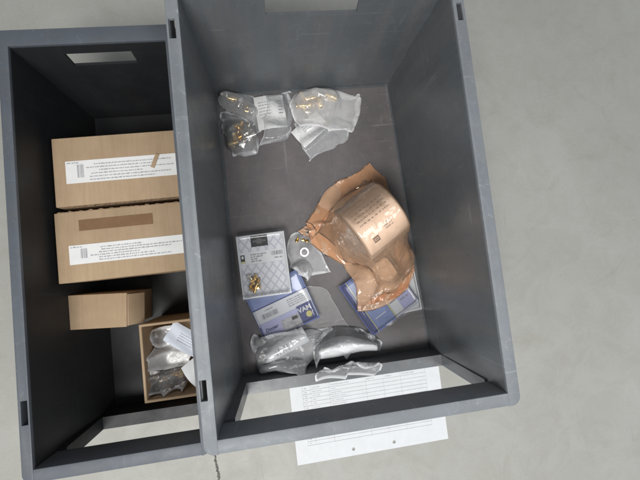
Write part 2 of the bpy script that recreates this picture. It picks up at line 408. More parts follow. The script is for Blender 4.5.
# ------------------------------------------------------------------ open fronted storage bins
def storage_bin(x0, x1, y0, y1, h, mat, label, lip, barz, dl, dr, db, slots, handle, opn, rimw=.016, floor_mat=None, rim_mat=None):
    cx, cy = (x0+x1)/2, (y0+y1)/2
    root = empty('storage_bin', Matrix.Translation((cx, cy, 0)), label, 'storage bin', 'open fronted storage bins')
    xi0, xi1, yb = x0+rimw, x1-rimw, y1-.022; t = .004; fr = .0195; ft = .008; top = h-.005
    ox0, ox1 = opn; hx0, hx1, hz0, hz1 = handle
    xs = uniq(xi0-t, xi0, ox0, ox1, xi1, xi1+t, hx0, hx1); ys = uniq(y0, y0+fr, yb, yb+t, *[y0+fr+(yb-y0-fr)*i/10 for i in range(1, 10)]); zs = uniq(0, ft, lip, barz, hz0, hz1, top)
    def fill(x, y, z):
        if z < ft: return True
        if y < y0+fr:
            if z > barz: return x < xi0 or x > xi1
            return not (ox0 < x < ox1 and z > lip)
        if y > yb: return not (hx0 < x < hx1 and hz0 < z < hz1)
        return x < xi0 or x > xi1
    bm = grid_solid(xs, ys, zs, fill)
    for v in bm.verts:
        k = 1-v.co.z/h
        if v.co.x < xi0+.001: v.co.x += dl*k
        if v.co.x > xi1-.001: v.co.x -= (dr*max(0, min(1, (v.co.y-y0)/(yb-y0)))+.002)*k
        if v.co.y > yb-.001: v.co.y -= db*k
    bevel_sharp(bm, .0028, 2, False)
    for v in bm.verts: v.co -= Vector((cx, cy, 0))
    o = link('body', bm, mat, root); autosmooth(o, 40)
    bm = bmesh.new(); vs = [(xi0+dl+.0045, y0+fr+.003), (xi1-.0065, y0+fr+.003), (xi1-dr-.0045, yb-db-.0045), (xi0+dl+.0045, yb-db-.0045)]
    bm.faces.new([bm.verts.new((a-cx, b-cy, ft+.0006)) for a, b in vs]); link('floor_panel', bm, floor_mat, root)
    # rim with its slots
    xs = [x0, x0+.003, xi0, xi1, x1-.003, x1]; ys = [y0, y1, y1-.003, yb, y0+.003]
    for (a, b, c, d) in slots: xs += [a, b]; ys += [c, d]
    xs = uniq(*xs); ys = uniq(*ys); zs = uniq(h-.03, top, h)
    def fr_(x, y, z):
        if xi0 < x < xi1 and y < yb: return False
        if z < top: return x < x0+.003 or x > x1-.003 or y > y1-.003
        return not any(a < x < b and c < y < d for a, b, c, d in slots)
    bm = grid_solid(xs, ys, zs, fr_)
    bmesh.ops.dissolve_limit(bm, angle_limit=.01, verts=bm.verts[:], edges=bm.edges[:])
    for cxs, sx_ in ((x0, -1), (x1, 1)):
        for cys, sy_ in ((y0, -1), (y1, 1)):
            if sy_ > 0: continue
            rad = .0125; ox, oy = cxs-sx_*rad, cys-sy_*rad
            for k in range(1, 6):      # planes tangent to the corner arc
                a = math.radians(15*k); nrm = Vector((sx_*math.cos(a), sy_*math.sin(a), 0)); pc = Vector((ox, oy, 0))+nrm*rad
                rr_ = bmesh.ops.bisect_plane(bm, geom=bm.verts[:]+bm.edges[:]+bm.faces[:], plane_co=pc, plane_no=nrm, clear_outer=True)
                es = [e for e in rr_['geom_cut'] if isinstance(e, bmesh.types.BMEdge) and e.is_boundary]
                if es: bmesh.ops.holes_fill(bm, edges=es, sides=0)
    bevel_sharp(bm, .0012, 2)
    for v in bm.verts: v.co -= Vector((cx, cy, 0))
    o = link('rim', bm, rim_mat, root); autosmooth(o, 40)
    bm = bmesh.new(); box_bm(bm, xi0-cx+.00005, xi1-cx-.00005, y0-cy, y0+.0165-cy, barz, h-.0004)
    bmesh.ops.bevel(bm, geom=[e for e in bm.edges if abs(e.verts[0].co.x-e.verts[1].co.x) > .01], offset=.0016, segments=2, affect='EDGES', profile=.55)
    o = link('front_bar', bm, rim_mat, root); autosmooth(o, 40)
    return root
box_main = storage_bin(-.2, .2, 0, .60, H, BIN, 'large grey plastic open fronted storage bin holding bagged fittings and the orange wrapped tube', .060, .2005, .002, .018, .020,
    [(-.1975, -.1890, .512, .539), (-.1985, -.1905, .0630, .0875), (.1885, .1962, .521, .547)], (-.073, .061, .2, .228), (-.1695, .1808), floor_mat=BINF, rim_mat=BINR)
box_side = storage_bin(-.432, -.203, -.021, .566, .2, BIN2, 'smaller dark plastic storage bin on the left holding brown cartons', .060, .155, .012, .012, .02,
    [(-.429, -.421, .05, .08)], (-.36, -.27, .155, .18), (-.405, -.225), .013, BIN2, BIN2R)
HM[:] = .0
splat(box_main); splat(box_side)
# the hollow space above the bin floor under the front bar must not count as ground there
i0, j0 = int((-.5-GX0)/GS), int((-.05-GY0)/GS)
jj = int((.021-GY0)/GS); HM[:, :jj] = np.where(HM[:, :jj] > .1, .061, HM[:, :jj])

# ------------------------------------------------------------------ order sheet on the floor
def frame3(p00, p10, p01):
    u = (p10-p00); w = np.linalg.norm(u); u = u/w; v = p01-p00; v = v-u*np.dot(u, v); hgt = np.linalg.norm(v); v /= hgt; n = np.cross(u, v)
    M = Matrix(((u[0], v[0], n[0], p00[0]), (u[1], v[1], n[1], p00[1]), (u[2], v[2], n[2], p00[2]), (0, 0, 0, 1)))
    return M, w, hgt
ct, st = math.cos(.0047), math.sin(.0047)
Mp = Matrix.Translation((-.0987, -.1617, .0012)) @ Matrix.Rotation(.0047, 4, 'Z')
sheet = empty('paper_sheet', Mp, 'white printed order sheet with a ruled table and two punch holes on the floor', 'sheet of paper')
cu = bpy.data.curves.new('sheet', 'CURVE'); cu.dimensions = '2D'; cu.fill_mode = 'BOTH'
def poly(cu, pts):
    s = cu.splines.new('POLY'); s.points.add(len(pts)-1); s.use_cyclic_u = True
    for p, q in zip(s.points, pts): p.co = (q[0], q[1], 0, 1)
W_, H_ = .297, .21
poly(cu, [(W_*i/20, 0) for i in range(20)]+[(W_, H_*i/14) for i in range(14)]+[(W_*(1-i/20), H_) for i in range(20)]+[(0, H_*(1-i/14)) for i in range(14)])
for hx in (.1085, .1885): poly(cu, [(hx+.003*math.cos(-a*math.pi/8), .012+.003*math.sin(-a*math.pi/8)) for a in range(16)])
to = bpy.data.objects.new('tmp', cu); COL.objects.link(to)
me = bpy.data.meshes.new_from_object(to.evaluated_get(bpy.context.evaluated_depsgraph_get())); bpy.data.objects.remove(to)
for v in me.vertices: v.co.z = 0
pg = link('page', me, PAPER, sheet)
cols = [.024, .039, .075, .147, .182, .217, .268]; rows = [.032+.0072*i for i in range(15)]; top = rows[-1]+.009
lw = .00027; R_ = [(c-lw, c+lw, rows[0], top) for c in cols] + [(cols[0], cols[-1], y-lw, y+lw) for y in rows+[top]]
rects_mesh('table_lines', R_, .0005, INK_P, sheet)
T_ = []
for a, b in zip(cols[:-1], cols[1:]): T_ += text_rects(a+.003, b-.003, rows[-1]+.003, .0022, .55)
T_ += text_rects(.09, .2, top+.012, .003, .8) + text_rects(.03, .16, top+.006, .0022, .8)
for y in rows[:-1]:
    T_ += text_rects(cols[0]+.004, cols[1], y+.0025, .002, .4)
    if y > .075:
        T_ += text_rects(cols[2]+.003, cols[3], y+.0025, .0018, random.uniform(.1, .45)); T_ += text_rects(cols[1]+.003, cols[2], y+.0025, .0018, random.uniform(.2, .6))
rects_mesh('print', T_, .0006, INK_P, sheet)

# ------------------------------------------------------------------ cartons in the side bin
def carton(x0, x1, y0, y1, z1, label, tilt, lab, seed):
    r = random.Random(seed)
    M = Matrix.Translation(((x0+x1)/2, (y0+y1)/2, .009)) @ Matrix.Rotation(tilt, 4, 'Z')
    root = empty('carton', M, label, 'carton', 'brown cartons standing in the side bin')
    w, d, h = (x1-x0)/2, (y1-y0)/2, z1-.009
    box('body', -w, w, -d, d, 0, h, CARD, root, .0015)
    la, lb, lc, ld = lab
    sl = box('shipping_label', la, lb, lc, ld, h+.0002, h+.0005, PAPER_D, root)
    R_ = []; nrow = 6
    for i in range(nrow):
        y = lc+.003+(ld-lc-.006)*i/nrow
        R_ += text_rects(la+.028+r.uniform(0, .02), lb-.006, y, .0018, r.uniform(.45, 1), r)
    R_ += barcode_rects(la+.016, la+.025, lc+.008, ld-.006, r)
    R_ += text_rects(la+.002, la+.03, ld-.004, .002, .6, r)
    rects_mesh('print', R_, h+.0008, INK_M, sl)
    return root, w, d, h
c1, w1, d1, h1 = carton(-.405, -.2205, .333, .436, .145, 'brown carton nearest the back of the side bin, stray tape strip across its label', .004, (-.075, .089, .034-.052, .0675-.052), 3)
c2, w2, d2, h2 = carton(-.408, -.2235, .222, .3245, .145, 'brown carton with brown tape on top, second from the back in the side bin', .004, (-.075, .091, .026-.052, .054-.052), 5)
# torn flap edges along the gap
def torn(name, parent, x0, x1, y, z, amp, mat):
    bm = bmesh.new(); prev = None; n = 60
    for i in range(n+1):
        x = x0+(x1-x0)*i/n; a = amp*(.3+.7*abs(math.sin(i*.7)+.6*math.sin(i*1.9))/1.6)*random.uniform(.6, 1)
        v = [bm.verts.new((x, y, z)), bm.verts.new((x, y+a, z+.0006)), bm.verts.new((x, y+a, z-.002)), bm.verts.new((x, y, z-.003))]
        if prev:
            for q in range(4): bm.faces.new((prev[q], v[q], v[(q+1) % 4], prev[(q+1) % 4]))
        prev = v
    return link(name, bm, mat, parent)
torn('torn_edge', c1, -w1+.004, w1-.002, -d1+.0006, h1-.0006, -.0042, KRAFT_D)
torn('torn_edge', c2, -w2+.004, w2-.002, d2-.0006, h2-.0006, .0030, KRAFT_D)
bm = bmesh.new(); box_bm(bm, -.0028, .0028, -.011, .011, 0, .0006)
o = link('tape_strip', bm, CARD, c1); o.location = (.052, .006, h1+.001); o.rotation_euler = (0, 0, math.radians(-24))
bm = bmesh.new(); box_bm(bm, -.075, .0285, -.008, .008, 0, .0005)
o = link('tape', bm, TAPE, c2); o.location = (.016, d2-.021, h2+.0002)

# open carton with bagged parts
ox0_, ox1_ = -.318, -.2165; oy0_, oy1_ = .026, .146; oh = .10
Mo = Matrix.Translation(((ox0_+ox1_)/2, (oy0_+oy1_)/2, .009)) @ Matrix.Rotation(math.radians(0), 4, 'Z')
oc = empty('open_carton', Mo, 'open brown carton full of bagged parts at the front of the side bin', 'carton')
wx, wy, th = (ox1_-ox0_)/2, (oy1_-oy0_)/2, .004
bm = grid_solid([-wx, -wx+th, wx-th, wx], [-wy, -wy+th, wy-th, wy], [0, th, oh], lambda x, y, z: z < th or abs(x) > wx-th or abs(y) > wy-th)
bevel_sharp(bm, .0008, 1); link('body', bm, CARD, oc)
splat(oc)
fl = empty('carton', Matrix.Translation((-.366, .176, .009)) @ Matrix.Rotation(math.radians(-4), 4, 'Z'), 'small brown carton with a lifted flap beside the open carton', 'carton', 'brown cartons standing in the side bin')
box('body', -.055, .035, -.028, .024, 0, .105, CARD, fl, .0012)
fb = box('flap', 0, .030, -.026, .022, 0, .0025, CARD, fl, .0005); fb.location = (.0352, 0, .104); fb.rotation_euler = (0, math.radians(62), 0)
splat(c1); splat(c2); splat(fl)
box_l = box

# ------------------------------------------------------------------ brass fittings
def lathe(bm, prof, n, hexn=None):
    rings = []
    for (r, z, hx) in prof:
        ring = []
        for i in range(n):
            a = 2*math.pi*i/n; rr = r
            if hx: s = math.pi/3; b = (a % s)-s/2; rr = r*math.cos(s/2)/math.cos(b)
            ring.append(bm.verts.new((rr*math.cos(a), rr*math.sin(a), z)))
        rings.append(ring)
    for p, q in zip(rings[:-1], rings[1:]):
        for i in range(n): bm.faces.new((p[i], p[(i+1) % n], q[(i+1) % n], q[i]))
def fitting_mesh(k):
    bm = bmesh.new()
    if k == 0:     # hex body, threaded nose, bore
        prof = [(.0022, -.009, 0), (.0042, -.009, 0), (.0046, -.0084, 0)]
        for i in range(5): prof += [(.0048, -.008+i*.0012, 0), (.0041, -.0074+i*.0012, 0)]
        prof += [(.0062, -.0018, 1), (.0068, -.0012, 1), (.0068, .0042, 1), (.0062, .0048, 1), (.0044, .005, 0), (.0044, .0085, 0), (.0026, .0088, 0), (.0024, -.009, 0)]
    elif k == 1:   # compression nut
        prof = [(.0034, -.0055, 0), (.0056, -.0055, 0), (.0066, -.005, 1), (.0068, -.0044, 1), (.0068, .003, 1), (.0060, .0038, 0), (.0050, .0055, 0), (.0034, .0055, 0), (.0034, -.0055, 0)]
    else:          # sleeve with collar
        prof = [(.0030, -.009, 0), (.0042, -.009, 0), (.0044, -.0085, 0), (.0044, -.002, 0), (.0060, -.0018, 0), (.0062, .0012, 0), (.0044, .0016, 0), (.0044, .0085, 0), (.0030, .0088, 0), (.0030, -.009, 0)]
    lathe(bm, prof, 24)
    bmesh.ops.recalc_face_normals(bm, faces=bm.faces[:])
    me = bpy.data.meshes.new('fitting'); bm.to_mesh(me); bm.free()
    for p in me.polygons: p.use_smooth = True
    me.set_sharp_from_angle(angle=math.radians(32)); return me
FM = {(k, m.name): fitting_mesh(k) for k in range(3) for m in (BRASS, NICKEL)}
for (k, mn), me in FM.items(): me.materials.append(bpy.data.materials[mn])
def fittings(pix, z, mats, label, group, name='brass_fitting', cat='pipe fitting', scale=1.0, seed=0):
    r = random.Random(seed); sph = []
    for i, (px, py) in enumerate(pix):
        p = at(px, py, z); g = float(hm(p[None])[0]) if z < .5 else z
        p[2] = max(g+.0075*scale, z) ; m = mats[i % len(mats)]; k = r.randint(0, 2)
        o = bpy.data.objects.new(name, FM[k, m.name]); COL.objects.link(o)
        o.location = p; o.scale = (scale,)*3; o.rotation_euler = (r.uniform(1.2, 1.9), r.uniform(-.3, .3), r.uniform(0, 6.28))
        tag(o, label, cat, group); sph.append((p[0], p[1], p[2], .0098*scale))
    return sph

# ---- labels inside bags: a thin curled sheet, print follows its surface
def slip(name, p00, p10, p01, z, bow, mat, label, prints, cat='paper label', curl=None, nu=24, nv=24, group=None, roll=0):
    A_, B_, C_ = at(*p00, z), at(*p10, z), at(*p01, z)
    M, w, hh = frame3(A_, B_, C_)
    root = empty(name, M, label, cat, group)
    if roll:
        def S_(x, y):
            a = math.pi*(1.15-1.3*y/hh); rr = roll*(1+.35*x/w)
            return (x, hh*.5-rr*math.cos(a)*1.25, rr*(1+math.sin(a))*.95)
    else: S_ = lambda x, y: (x, y, bow*math.sin(math.pi*x/w)+.0015*math.sin(9*y/hh+3*x/w))
    def patch(bm, x0, x1, y0, y1, dz, a, b):
        g = [[bm.verts.new(Vector(S_(x0+(x1-x0)*i/a, y0+(y1-y0)*j/b))+Vector((0, 0, dz))) for j in range(b+1)] for i in range(a+1)]
        for i in range(a):
            for j in range(b): bm.faces.new((g[i][j], g[i+1][j], g[i+1][j+1], g[i][j+1]))
    bm = bmesh.new(); patch(bm, 0, w, 0, hh, 0, nu, nv); link('paper', bm, mat, root, True)
    if prints:
        bm = bmesh.new()
        for r in prints(w, hh): patch(bm, r[0], r[1], r[2], r[3], .0003, 2, 2)
        link('print', bm, INK_G, root)
    return root, w, hh

exec_parts = []
# ================================================================== bags at the back of the bin
Z0 = .009
sB = fittings([(226, 96), (233, 99), (240, 103), (247, 107), (252, 112)], .017, [NICKEL, BRASS], 'small metal fitting in the clear bag lying against the back wall in the left corner', 'fittings in the back left bag', scale=1.2, seed=2)
bag('plastic_bag', [(228,124,Z0), (244,134,Z0), (262,131,Z0), (262,115,Z0), (255,102,Z0), (240,92,Z0), (216,90,Z0), (222,106,Z0)], FILM_W, 'milky bag of small fittings behind the pointed bag in the back left corner', group='bags of fittings at the back of the bin', spheres=sB, slack=1.12, seed=3, press=.0005, lift=.025)
rootC, wC, hC = slip('paper_label', (259,131), (288,127), (261,97), .020, .004, PAPER_D, 'white printed paper label with barcode in the bag between the two heaps of fittings',
    lambda w, h: [q for i in range(5) for q in text_rects(w*.12, w*.6, h*(.45+.085*i), h*.03, .9)] + [(w*.78, w*.92, h*(.42+i*.09), h*(.46+i*.09)) for i in range(5)] + [(w*.1, w*.9, h*.36, h*.365)])
bag('plastic_bag', [(257,145,Z0), (270,141,Z0), (289,138,Z0), (288,120,Z0), (291,87,Z0), (278,93,Z0), (261,96,Z0), (260,120,Z0)], FILM, 'clear flat bag around the white barcode label at the back of the bin', group='bags of fittings at the back of the bin', slack=1.08, seed=5, lift=.03, contents=[rootC], press=.0004)
sA = fittings([(233,131), (239,127), (243,134), (248,129), (237,138), (245,140), (241,145), (234,143), (250,136)], .019, [NICKEL, BRASS, NICKEL], 'small shiny fitting in the pointed clear bag next to the left wall', 'fittings in the pointed bag', scale=1.3, seed=4)
bag('plastic_bag', [(232,158,Z0+.004), (244,156,Z0), (258,153,Z0), (254,138,Z0), (240,117,Z0+.01), (229,110,Z0+.012), (218,112,Z0+.012), (221,134,Z0+.006)], FILM, 'pointed clear bag of shiny fittings lying against the left wall of the bin', group='bags of fittings at the back of the bin', spheres=sA, slack=1.14, seed=8, press=.0005, lift=.03, air=[(*at(240,134,.012), .018)])
rootE, wE, hE = slip('paper_label', (305,148), (330,126), (296,128), .014, .003, PAPER_D, 'white folded paper slip in the clear bag under the frosted bag',
    lambda w, h: [q for i in range(3) for q in text_rects(w*.3, w*.8, h*(.55+.12*i), h*.05, .8)])
bag('plastic_bag', [(308,161,Z0), (322,151,Z0), (336,143,Z0), (348,138,Z0), (350,126,Z0), (325,122,Z0), (293,122,Z0), (299,140,Z0)], FILM_W, 'clear bag with a white slip poking out below the frosted bag', group='bags of fittings at the back of the bin', slack=1.07, seed=11, lift=.02, contents=[rootE], press=.0003)
sD = fittings([(302,106), (307,112), (312,98), (319,102), (323,96), (331,97), (311,105), (316,95), (303,99)], .022, [BRASS, NICKEL, BRASS], 'small brass fitting in the frosted bag with the torn right edge', 'fittings in the frosted bag', scale=1.45, seed=6)
bag('plastic_bag', [(301,129,Z0+.01), (328,134,Z0), (352,133,Z0), (358,115,Z0), (359,94,Z0), (328,90,Z0+.01), (297,91,Z0+.01), (291,108,Z0+.01)], FILM_F, 'large frosted bag of brass fittings with a torn right edge by the back wall', group='bags of fittings at the back of the bin', spheres=sD, slack=1.08, seed=14, lift=.04, press=.0004, jag=.0014)

# ================================================================== blister packs
def pack(label, BL, BR, TL, z, tilt_z=0, thick=.012, name='blister_pack', group='blister packs in the bin'):
    a, b, c = at(*BL, z), at(*BR, z+tilt_z), at(*TL, z)
    M, w, h = frame3(a, b, c)
    return empty(name, M, label, 'blister pack', group), w, h
def shell(root, w, h, thick, m=.004):
    """clear clamshell: flat flange, raised dome"""
    bm = bmesh.new(); r = .006
    def loop(ins, z, rad):
        out = []
        for cx, cy, a0 in ((w-ins-rad, ins+rad, -90), (w-ins-rad, h-ins-rad, 0), (ins+rad, h-ins-rad, 90), (ins+rad, ins+rad, 180)):
            for k in range(6):
                a = math.radians(a0+k*18); out.append(bm.verts.new((cx+rad*math.cos(a), cy+rad*math.sin(a), z)))
        return out
    ls = [loop(-.004, -.001, r), loop(-.004, .0009, r), loop(.002, .0011, r*.8), loop(.0045, thick-.0015, r*.8), loop(.0065, thick, r*.7), loop(.0078, thick-.0006, r*.7)]
    for p, q in zip(ls[:-1], ls[1:]):
        n = len(p)
        for i in range(n): bm.faces.new((p[i], p[(i+1) % n], q[(i+1) % n], q[i]))
    bm.faces.new(ls[-1])
    o = link('plastic_shell', bm, SHELL, root); autosmooth(o, 30); return o
def rect_part(name, root, x0, x1, y0, y1, mat, z=.0005, label=None):
    o = rects_mesh(name, [(x0, x1, y0, y1)], z, mat, root)
    if label: o['label'] = label
    return o
# --- white square pack under the blue one
pk, w, h = pack('white backed pack sticking out beside the right wall under the blue pack', (376,319), (422,309), (366,268), .011)
box('card', 0, w, 0, h, 0, .001, PAPER, pk); shell(pk, w, h, .006)
splat(pk)
# --- blue pack under the orange bag
pk, w, h = pack('blue blister pack with two yellow lines and a lilac square lying under the orange bag', (373,336), (419,301), (337,289), .019)
cd = box('card', 0, w, 0, h, 0, .001, BLUE, pk)
rect_part('navy_panel', pk, .001, w*.115, .001, h-.001, NAVY, .0013)
rect_part('yellow_line', pk, w*.125, w*.14, .001, h-.001, YEL, .0014)
rect_part('photo_panel', pk, w*.15, w*.50, .002, h-.002, MIDBLUE, .0013)
rect_part('white_line', pk, w*.2, w*.42, h*.2, h*.215, PAPER, .0016)
rect_part('yellow_line', pk, w*.505, w*.525, .001, h-.001, YEL, .0014)
wp = rect_part('white_panel', pk, w*.53, w-.001, .001, h-.001, PAPER, .0013)
rect_part('lilac_panel', pk, w*.70, w*.95, h*.04, h*.34, LILAC, .0017)
rects_mesh('print', text_rects(w*.74, w*.92, h*.2, .004, .9), .0020, INK_G, pk)
rects_mesh('print', text_rects(w*.55, w*.68, h*.26, .0025, .9), .0020, INK_G, pk)
shell(pk, w, h, .010)
splat(pk)
# --- grey frosted bag under the striped pack
bag('plastic_bag', [(300,339,Z0), (326,334,Z0), (349,327,Z0), (338,308,Z0), (323,289,Z0), (312,287,Z0), (300,290,Z0), (298,315,Z0)], FILM_G, 'flat grey frosted bag between the logo pack and the blue pack', group='bags at the front of the bin', slack=1.07, seed=21, lift=.012, press=.0002)
# --- logo pack
pk, w, h = pack('blister pack with barcode band and blue square logo reading VAM', (266,343), (320,317), (250.5,291), .017, .003)
cd = box('card', 0, w, 0, h, 0, .001, BLUE, pk)
rect_part('blue_panel', pk, .001, w-.001, h*.64, h-.001, MIDBLUE, .0012)
rect_part('navy_line', pk, .001, w-.001, h*.615, h*.635, NAVY, .0014)
rect_part('white_band', pk, .001, w-.001, h*.35, h*.613, PAPER, .0013)
rect_part('lilac_band', pk, .001, w*.70, .001, h*.348, LILAC, .0013)
rect_part('navy_line', pk, .001, w*.33, .001, h*.03, NAVY, .0016); rect_part('navy_line', pk, .001, w*.03, h*.03, h*.30, NAVY, .0016)
rect_part('contents_window', pk, w*.37, w*.70, h*.02, h*.25, simple('dull_window', (.40, .40, .41), .3, .3, 120), .0017)
rect_part('tip', pk, w*.56, w*.66, h*.17, h*.23, BLACKCARD, .0019)
lp = rect_part('logo_panel', pk, w*.70, w-.003, h*.03, h*.37, NAVY, .0017)
text_mesh('logo_text', 'VAM', .0126, (w*.822, h*.27), 0, PAPER, lp, .0021, bold=.0004)
bm = bmesh.new(); bmesh.ops.create_circle(bm, cap_ends=True, segments=28, radius=.0058, matrix=Matrix.Translation((w*.86, h*.15, .0022))); link('logo_disc', bm, YEL, lp)
rect_part('white_line', pk, w*.972, w*.985, h*.05, h*.36, PAPER, .0020)
rects_mesh('barcode', barcode_rects(w*.12, w*.40, h*.41, h*.50), .0017, INK_G, pk)
rects_mesh('print', text_rects(w*.2, w*.36, h*.54, .0022, .9)+[q for i in range(4) for q in text_rects(w*.60, w*.95, h*(.42+.04*i), .002, .9)], .0017, INK_G, pk)
text_mesh('band_text', 'Docsar', .0085, (w*.19, h*.2), 0, NAVY, pk, .0017, shear=.2, bold=.0003)
shell(pk, w, h, .009)
splat(pk)
# --- clear bag with the ring
zb = .03
pr = at(304, 252, .034)
bm = bmesh.new(); prof = [(.0058, -.003, 0), (.0085, -.003, 0), (.0088, -.0025, 0), (.0088, .0025, 0), (.0084, .003, 0), (.0060, .003, 0), (.0058, -.003, 0)]; lathe(bm, prof, 36); bmesh.ops.recalc_face_normals(bm, faces=bm.faces[:])
rg = link('metal_ring', bm, simple('pale_metal', (.72, .70, .68), .3, .06, 60, .6), None); autosmooth(rg, 40); rg.location = (pr[0], pr[1], .034); rg.rotation_euler = (.15, .2, 0)
tag(rg, 'pale ring in the small clear bag beside the quilted pack', 'ring')
sG = fittings([(297,240), (303,240), (307,241)], .03, [BRASS], 'tiny brass fitting in the clear ring bag right under the orange bag tip', 'fittings in the ring bag', scale=.55, seed=3)
bag('plastic_bag', [(289,268,zb), (298,277,zb), (306,283,zb), (312,275,Z0+.01), (331,274,Z0), (321,255,Z0+.005), (314,236,Z0+.01), (290,236,zb)], FILM_W, 'clear bag with a pale ring and tiny brass pieces beside the quilted pack', group='bags at the front of the bin', spheres=sG+[(pr[0], pr[1], .033, .0095)], slack=1.08, seed=23, lift=.012, press=.0004)
# --- quilted pack
pk, w, h = pack('pale grey quilted blister pack with black hanger tab and brass fittings', (243,300), (292,293), (241,236), .030, .002)
cd = box('card', .0005, w-.0005, .0005, h-.0005, 0, .001, PAPER, pk)
rect_part('quilted_panel', pk, .004, w-.006, h*.04, h*.535, QUILT, .0012); rect_part('quilted_panel', pk, .004, w-.006, h*.73, h*.955, QUILT, .0012)
tab = box('hanger_tab', w*.30, w*.64, h*.80, h*.975, .0012, .0022, BLACKCARD, pk)
bm = bmesh.new(); pl = [(-.012,-.002), (-.006,-.002), (-.004,-.005), (.004,-.005), (.006,-.002), (.012,-.002), (.012,.002), (.006,.002), (.003,.005), (-.003,.005), (-.006,.002), (-.012,.002)]
bm.faces.new([bm.verts.new((w*.47+x, h*.885+y, .0025)) for x, y in pl]); link('hanger_slot', bm, simple('slot_grey', (.10, .10, .10), .8), tab)
bd = rect_part('brand_badge', pk, .005, .0125, h*.565, h*.69, BLACKCARD, .0016)
rect_part('badge_mark', bd, .0068, .0105, h*.63, h*.675, PAPER, .002); rect_part('badge_mark', bd, .0055, .012, h*.567, h*.59, YEL, .002)
rects_mesh('print', [q for i in range(4) for q in text_rects(w*.26, w*.62, h*(.565+.035*i), .0026, (.6,.4,.7,.9)[i])], .0016, INK_G, pk)
rects_mesh('barcode', barcode_rects(w*.68, w*.92, h*.635, h*.70), .0016, INK_G, pk)
rects_mesh('print', text_rects(w*.74, w*.92, h*.585, .0024, .9), .0016, INK_G, pk)
shell(pk, w, h, .0165)
bpy.context.view_layer.update()
r = random.Random(5); MW = pk.matrix_world.copy()
for i, (u, v) in enumerate([(.20,.335), (.31,.335), (.26,.285), (.35,.25), (.24,.235), (.30,.19), (.20,.165), (.345,.165), (.27,.13)]):
    o = bpy.data.objects.new('brass_fitting', FM[(0, 1, 2)[i % 3], NICKEL.name if i == 0 else BRASS.name]); COL.objects.link(o)
    o.matrix_world = MW @ Matrix.Translation((u*w, v*h, .0065)) @ Matrix.Rotation(r.uniform(0, 6.28), 4, 'Z') @ Matrix.Rotation(1.5, 4, 'X') @ Matrix.Scale(.62, 4)
    tag(o, 'small shiny brass fitting showing through the quilted pack', 'pipe fitting', 'fittings in the quilted pack')
splat(pk)

# ================================================================== tube in its orange bag
R_t = .0545; L_t = .088
ca, cb = at(352, 237, R_t+.012), at(394, 204, R_t+.016)
ax = (cb-ca)/np.linalg.norm(cb-ca); cb = ca+ax*L_t
zu = np.array([0, 0, 1.]); zu = zu-ax*np.dot(zu, ax); zu /= np.linalg.norm(zu); xu = np.cross(zu, ax)   # xu: sideways, ax: local y... frame
Mt = Matrix(((xu[0], ax[0], zu[0], ca[0]), (xu[1], ax[1], zu[1], ca[1]), (xu[2], ax[2], zu[2], ca[2]), (0, 0, 0, 1)))
tube = empty('pipe_tube', Mt, 'thick pale tube with a white printed label wrapped inside the orange bag', 'tube')
def ring_part(name, prof, mat):
    bm = bmesh.new(); lathe(bm, [(r, z, 0) for r, z in prof], 72)
    bmesh.ops.recalc_face_normals(bm, faces=bm.faces[:])
    for v in bm.verts: v.co = Vector((v.co.x, v.co.z, -v.co.y))
    o = link(name, bm, mat, tube); autosmooth(o, 35); return o
ring_part('sleeve', [(R_t-.0085, .004), (R_t-.007, 0), (R_t-.002, 0), (R_t-.0006, .002), (R_t-.0006, L_t-.002), (R_t-.002, L_t), (R_t-.007, L_t), (R_t-.0085, L_t-.004), (R_t-.0085, .004)], CONC_SLV)
ring_part('inner_ring', [(R_t-.020, .012), (R_t-.018, .008), (R_t-.012, .008), (R_t-.0087, .012), (R_t-.0087, L_t-.012), (R_t-.018, L_t-.01), (R_t-.020, L_t-.014), (R_t-.020, .012)], RING_PL)
# label on the barrel: y along axis, angle a from the top
def on_barrel(y, a, r=R_t+.0004): return (r*math.sin(a), y, r*math.cos(a))
def barrel_patch(bm, y0, y1, a0, a1, r, na=1, ny=1):
    g = [[bm.verts.new(on_barrel(y0+(y1-y0)*j/ny, a0+(a1-a0)*i/na, r)) for j in range(ny+1)] for i in range(na+1)]
    for i in range(na):
        for j in range(ny): bm.faces.new((g[i][j], g[i+1][j], g[i+1][j+1], g[i][j+1]))
A0, A1, Y0, Y1 = 1.6, -.95, .002, .0865
bm = bmesh.new(); barrel_patch(bm, Y0, Y1, A0, A1, R_t+.0003, 40, 4); lb = link('label', bm, simple('wrap_paper', (.80, .77, .76), .7, .03), tube, True)
bm = bmesh.new()
def P(u0, u1, v0, v1):   # u along axis 0..1, v along the wrap 0..1
    barrel_patch(bm, Y0+(Y1-Y0)*u0, Y0+(Y1-Y0)*u1, A0+(A1-A0)*v0, A0+(A1-A0)*v1, R_t+.0007, 3, 1)
rr = random.Random(9)
for i in range(3):       # long text lines, then rows of columns, then marks
    for q in text_rects(.08, .9, 0, .03, .55 if i else .8, rr): P(q[0], q[1], .17+.05*i, .187+.05*i)
for i in range(4):
    for k in range(8):
        u = .12+k*.095
        for q in text_rects(u, u+.075, 0, .03, 1, rr): P(q[0], q[1], .40+.055*i, .418+.055*i)
for k in range(3):
    for q in text_rects(.52+.0*k, .75, 0, .04, .9, rr): P(q[0], q[1], .70+.035*k, .715+.035*k)
link('print', bm, INK_G, lb)
bm = bmesh.new(); P(.18, .32, .78, .80); P(.18, .32, .835, .855); P(.18, .20, .80, .835); P(.30, .32, .80, .835); P(.21, .29, .81, .825); link('printed_mark', bm, INK, lb)
